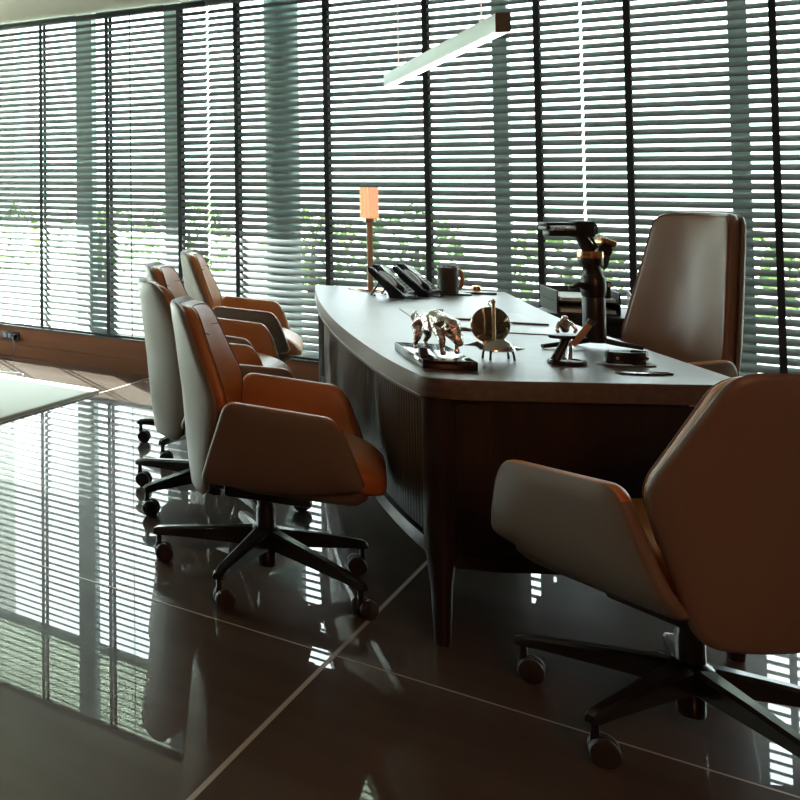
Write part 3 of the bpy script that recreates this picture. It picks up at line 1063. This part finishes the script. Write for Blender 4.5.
# bronze disc sculpture: shell on four thin legs with a mast and a bronze disc behind
ds = thing('disc_sculpture', 'silver shell on thin legs carrying a mast and a round bronze disc', 'sculpture', (-0.700, 3.835, DZ + 0.0005), R_(44))
ds.scale = (1.0, 1.0, 0.94)
bm = BM()
lathe(bm, [(0.0, 0.088), (0.02, 0.084), (0.04, 0.068), (0.052, 0.048), (0.054, 0.040), (0.046, 0.035), (0.0, 0.030)], seg=28, mtx=Matrix.Diagonal((1.0, 0.72, 0.82, 1)))
finish('shell', bm, M['silver'], ds)
for (x, y) in ((-0.036, -0.022), (0.036, -0.022), (-0.030, 0.022), (0.044, 0.016)):
    bm = BM(); tube(bm, [(x * 0.9, y * 0.9, 0.036), (x, y, 0.018), (x * 1.05, y * 1.05, 0.0)], [0.004, 0.003, 0.0035], 8)
    finish('leg', bm, M['black_m'], ds)
bm = BM()
tube(bm, [(-0.048, 0, 0.040), (-0.066, -0.004, 0.052), (-0.085, -0.008, 0.050), (-0.112, -0.012, 0.049)], [0.011, 0.009, 0.005, 0.001], 8)
tube(bm, [(0.046, 0, 0.036), (0.066, 0, 0.034), (0.086, 0, 0.036)], [0.010, 0.006, 0.001], 8)
finish('spout', bm, M['silver'], ds)
bm = BM()
tube(bm, [(-0.012, -0.004, 0.066), (-0.012, -0.004, 0.188)], 0.0052, 10)
lathe(bm, [(0, 0), (0.006, 0.002), (0.007, 0.008), (0.003, 0.014), (0, 0.016)], -0.012, -0.004, 0.186, 12)
finish('mast', bm, M['brass'], ds)
bm = BM()
md_ = Matrix.Translation(Vector((0.0, 0.030, 0.110))) @ Matrix.Rotation(PI / 2, 4, 'X')
lathe(bm, [(0, -0.005), (0.056, -0.0045), (0.062, -0.002), (0.062, 0.002), (0.056, 0.0035), (0.03, 0.006), (0, 0.007)], seg=48, mtx=md_)
finish('disc', bm, M['bronze'], ds)
bm = BM()
tube(bm, [(0.004 + 0.009 * math.cos(a), 0.030, 0.183 + 0.009 * math.sin(a)) for a in [2 * PI * k / 16 for k in range(16)]], 0.002, 6, closed=True)
finish('ring', bm, M['silver'], ds)

# camera stabiliser standing on its tripod feet
gb = thing('camera_stabiliser', 'black handheld camera stabiliser standing on little tripod legs on the desk', 'camera stabiliser', (-0.517, 4.352, DZ + 0.0005), R_(44.6))
# local x = to the right of the picture, y = away
bm = BM()
lathe(bm, [(0, 0.018), (0.029, 0.018), (0.032, 0.024), (0.032, 0.165), (0.030, 0.170), (0.033, 0.175), (0.036, 0.20), (0.034, 0.235), (0.028, 0.245), (0, 0.245)], seg=28)
finish('handle', bm, M['black'], gb)
for a, L in ((PI + 0.12, 0.195), (-0.42, 0.13), (PI / 2, 0.14)):
    bm = BM()
    e = Vector((math.cos(a), math.sin(a), 0))
    p = e * 0.022
    tube(bm, [(p.x, p.y, 0.026), tuple(e * (L * 0.5) + Vector((0, 0, 0.017))), tuple(e * L + Vector((0, 0, 0.0075)))], [0.010, 0.009, 0.0075], 10)
    finish('tripod_leg', bm, M['black_m'], gb)
bm = BM()
tube(bm, [(-0.028, -0.01, 0.205), (-0.06, -0.012, 0.213), (-0.078, -0.012, 0.203)], [0.014, 0.010, 0.006], 10)
tube(bm, [(-0.078, -0.012, 0.203), (-0.092, -0.012, 0.201)], [0.006, 0.0045], 8)
finish('trigger', bm, M['black'], gb)
bm = BM(); box(bm, 0.033, 0.050, -0.014, 0.014, 0.165, 0.225, 0, 0.003)
sp = finish('side_panel', bm, M['black_m'], gb)
bm = BM(); box(bm, 0.037, 0.046, -0.0155, -0.0142, 0.205, 0.217)
finish('button', bm, M['paper'], sp, smooth=False)
bm = BM()
tube(bm, [(0, 0, 0.244), (-0.002, 0, 0.262), (-0.006, 0, 0.275)], [0.028, 0.024, 0.026], 14)
lathe(bm, [(0, 0), (0.034, 0), (0.036, 0.004), (0.036, 0.026), (0, 0.026)], -0.008, 0, 0.276, 24)
finish('pan_motor', bm, M['black'], gb)
bm = BM(); lathe(bm, [(0.0, 0.0), (0.0365, 0.0), (0.0375, 0.004), (0.0365, 0.022), (0.0, 0.024)], -0.008, 0, 0.3025, 24)
finish('copper_ring', bm, M['copper'], gb)
bm = BM()
tube(bm, [(-0.008, 0, 0.3265), (-0.022, 0, 0.345), (-0.036, 0, 0.375), (-0.040, 0, 0.40)], [0.020, 0.019, 0.018, 0.02], 12)
box(bm, -0.070, -0.006, -0.028, 0.028, 0.372, 0.428, 0, 0.008)
box(bm, -0.0055, 0.008, -0.02, 0.02, 0.380, 0.418, 0, 0.006)
finish('roll_arm', bm, M['black'], gb)
bm = BM()
m = Matrix.Translation(Vector((0.036, 0, 0.327))) @ Matrix.Rotation(R_(20), 4, 'Y')
lathe(bm, [(0, -0.03), (0.020, -0.03), (0.024, -0.024), (0.024, 0.010), (0.0, 0.012)], seg=20, mtx=m @ Matrix.Rotation(PI / 2, 4, 'X'))
box(bm, -0.016, 0.022, -0.016, 0.016, -0.055, -0.015, 0, 0.005, m)
finish('tilt_motor', bm, M['black'], gb)
bm = BM(); box(bm, -0.024, 0.020, -0.026, 0.020, 0.018, 0.040, 0, 0.006, m)
finish('motor_cap', bm, M['copper'], gb)
bm = BM(); tube(bm, [(-0.006, 0, 0.374), (0.012, 0, 0.345), (0.030, 0, 0.285), (0.040, 0, 0.262)], 0.004, 8)
finish('cable', bm, M['black'], gb)
bm = BM()
box(bm, -0.168, -0.0705, -0.022, 0.022, 0.412, 0.422, 0, 0.003)
box(bm, -0.156, -0.0705, -0.018, 0.018, 0.376, 0.396, 0, 0.003)
box(bm, -0.168, -0.156, -0.022, 0.022, 0.396, 0.412, 0, 0.003)
cl = finish('phone_clamp', bm, M['black'], gb)
bm = BM(); box(bm, -0.145, -0.073, -0.0225, -0.0185, 0.3965, 0.403)
finish('clamp_trim', bm, M['copper'], cl, smooth=False)

# small figurine on an oval base
fg = thing('figurine', 'small dark and silver figurine on an oval ring base in front of the stabiliser', 'figurine', (-0.533, 3.905, DZ + 0.0005), R_(44.6))
bm = BM()
lathe(bm, [(0, 0), (0.052, 0), (0.054, 0.005), (0.052, 0.011), (0.040, 0.012), (0.038, 0.008), (0, 0.008)], seg=36, mtx=Matrix.Diagonal((1, 0.8, 1, 1)))
finish('base', bm, M['black'], fg)
bm = BM()
lathe(bm, [(0, 0.078), (0.050, 0.078), (0.054, 0.082), (0.050, 0.088), (0, 0.088)], seg=32, mtx=Matrix.Diagonal((1, 0.55, 1, 1)))
finish('shelf', bm, M['black'], fg)
bm = BM(); tube(bm, [(-0.044, -0.01, 0.0125), (-0.020, -0.008, 0.050), (-0.004, -0.006, 0.077)], [0.013, 0.012, 0.010], 10)
finish('strut', bm, M['black_m'], fg)
bm = BM(); tube(bm, [(0.000, -0.024, 0.060), (0.022, -0.032, 0.092), (0.044, -0.036, 0.125)], [0.009, 0.0095, 0.009], 12)
sc_ = finish('barrel', bm, M['amber'], fg)
bm = BM(); tube(bm, [(0.043, -0.036, 0.124), (0.052, -0.0375, 0.137)], [0.0105, 0.0105], 12)
finish('barrel_cap', bm, M['black'], sc_)
fig = [
    [(0.004, 0.006, 0.092, 0.011), (0.0, 0.006, 0.108, 0.013), (-0.002, 0.006, 0.124, 0.014), (0.0, 0.006, 0.136, 0.006), (0.0, 0.004, 0.147, 0.011)],
    [2, (-0.020, 0.004, 0.122, 0.006), (-0.030, 0.0, 0.104, 0.005), (-0.026, -0.004, 0.093, 0.005)],
    [2, (0.018, 0.002, 0.122, 0.006), (0.026, -0.008, 0.104, 0.005), (0.014, -0.012, 0.095, 0.005)],
]
skin_mesh('figure', fig, M['silver'], fg)
bm = BM()
for x in (-0.012, 0.010):
    tube(bm, [(x, 0.004, 0.077), (x + 0.003, 0.002, 0.045), (x - 0.002, 0.0, 0.012)], [0.007, 0.006, 0.0075], 10)
finish('silver_leg', bm, M['silver'], fg)

# open black cuff with studs, and a thin card in front of it
cf = thing('cuff', 'open black leather cuff with metal studs near the right side of the desk', 'cuff', (-0.400, 4.005, DZ + 0.0005), R_(44.6))
bm = BM(); prism(bm, rounded([(0.078, 0.036), (-0.078, 0.036), (-0.078, -0.036), (0.078, -0.036)], 0.036), 0, 0.005, 0, 0.001)
finish('base_plate', bm, M['rail'], cf)
bm = BM()
arc = []
for k in range(25):
    a = R_(125) + R_(290) * k / 24
    arc.append((0.062 * math.cos(a), 0.032 * math.sin(a)))
cs = []
for i, (x, y) in enumerate(arc):
    s = 0.93
    cs.append([bm.verts.new((x, y, 0.0055)), bm.verts.new((x, y, 0.042)), bm.verts.new((x * s, y * s, 0.042)), bm.verts.new((x * s, y * s, 0.0055))])
for a, b in zip(cs[:-1], cs[1:]):
    for q in range(4):
        bm.faces.new((a[q], a[(q + 1) % 4], b[(q + 1) % 4], b[q]))
bm.faces.new(cs[0]); bm.faces.new(cs[-1])
bn = finish('band', bm, M['phone'], cf, angle=50)
for x in (-0.045, 0.045):
    bm = BM()
    y = -0.032 * math.sqrt(max(0, 1 - (x / 0.062) ** 2))
    lathe(bm, [(0, 0), (0.005, 0), (0.004, 0.003), (0, 0.004)], seg=12, mtx=Matrix.Translation(Vector((x, y - 0.0005, 0.024))) @ Matrix.Rotation(PI / 2, 4, 'X'))
    finish('stud', bm, M['brass'], bn)
bm = BM()
pp = [(-0.072, 0.012)] + [(-0.072 + 0.144 * k / 12, -0.012 - 0.014 * math.sin(PI * k / 12)) for k in range(13)] + [(0.072, 0.012)]
prism(bm, pp, 0, 0.005, 0, 0.001)
tag(finish('paperweight', bm, M['plinth'], loc=(-0.345, 3.855, DZ + 0.0005), rot=(0, 0, R_(40))), 'thin flat dark glossy slab lying in front of the open cuff', 'slab')

# ------------------------------------------------------------------ linear pendant lamp
pA, pB = Vector((-0.735, 4.237)), Vector((-1.617, 6.247))
pdv = (pB - pA)
pl_ = thing('pendant_lamp', 'long slim pale linear pendant lamp hanging above the desk', 'lamp', (pA.x, pA.y, 1.842), math.atan2(pdv.y, pdv.x))
Lp = pdv.length
bm = BM(); box(bm, 0.004, Lp - 0.004, -0.022, 0.022, 0.004, 0.068, 0, 0.0015)
finish('housing', bm, M['alu'], pl_)
bm = BM(); box(bm, 0.004, Lp - 0.004, -0.019, 0.019, 0.0, 0.0038)
finish('led_diffuser', bm, M['led'], pl_, smooth=False)
for x in (0.0, Lp - 0.004):
    bm = BM(); box(bm, x, x + 0.0039, -0.0225, 0.0225, 0.0, 0.0685)
    finish('end_cap', bm, M['dark_cap'], pl_, smooth=False)
for x in (0.28, Lp - 0.3):
    bm = BM(); tube(bm, [(x, 0, 0.068), (x, 0, CEIL - 1.842)], 0.0022, 6)
    lathe(bm, [(0, 0.068), (0.006, 0.068), (0.006, 0.085), (0, 0.085)], x, 0, 0, 10)
    finish('suspension_wire', bm, M['silver'], pl_)

# ------------------------------------------------------------------ planting outside
def foliage(name, cx, cy, h, rx, n, ml, trunk_h, label, cat, group):
    t = thing(name, label, cat, (cx, cy, -0.02), 0, group)
    bm = BM()
    for i in range(n):
        a = random.uniform(0, 2 * PI); u = random.uniform(-1, 1); r = random.uniform(0.55, 1.0) ** 0.5
        p = Vector((math.cos(a) * math.sqrt(1 - u * u), math.sin(a) * math.sqrt(1 - u * u), u)) * r
        hz = (h - trunk_h) / 2
        p = Vector((p.x * rx, p.y * rx, trunk_h + hz + p.z * hz))
        s = random.uniform(0.05, 0.11)
        d = Vector((random.uniform(-1, 1), random.uniform(-1, 1), random.uniform(-0.4, 0.8))).normalized()
        q, v = frame_of(d)
        a_ = [bm.verts.new(p - d * s), bm.verts.new(p + q * s * 0.45), bm.verts.new(p + d * s), bm.verts.new(p - q * s * 0.45)]
        f = bm.faces.new(a_)
        f.material_index = random.choice((0, 0, 1))
    finish('leaves', bm, ml, t, smooth=False)
    bm = BM(); tube(bm, [(0, 0, 0), (0.03, 0.02, trunk_h + (h - trunk_h) * 0.6)], [0.05, 0.02], 8)
    finish('trunk', bm, M['trunk'], t)
    return t
L_ = M['leaf']
bush = [(-10.4, 12.5, 0.95, 0.6), (-8.6, 13.2, 1.0, 0.6), (-6.9, 12.8, 1.05, 0.6), (-5.4, 12.2, 1.15, 0.55), (-4.1, 12.6, 1.05, 0.5), (-2.9, 12.0, 1.1, 0.5), (-1.7, 12.5, 1.0, 0.5), (-0.5, 12.2, 1.05, 0.5), (0.7, 12.4, 1.0, 0.5)]
for i, (x, y, h, r) in enumerate(bush):
    foliage('shrub', x, y, h, r, 520, [L_[i % 3], L_[(i + 1) % 3]], 0.02, 'green leafy shrub glimpsed outside between the blind slats', 'shrub', 'shrubs outside the windows')

bpy.context.view_layer.update()
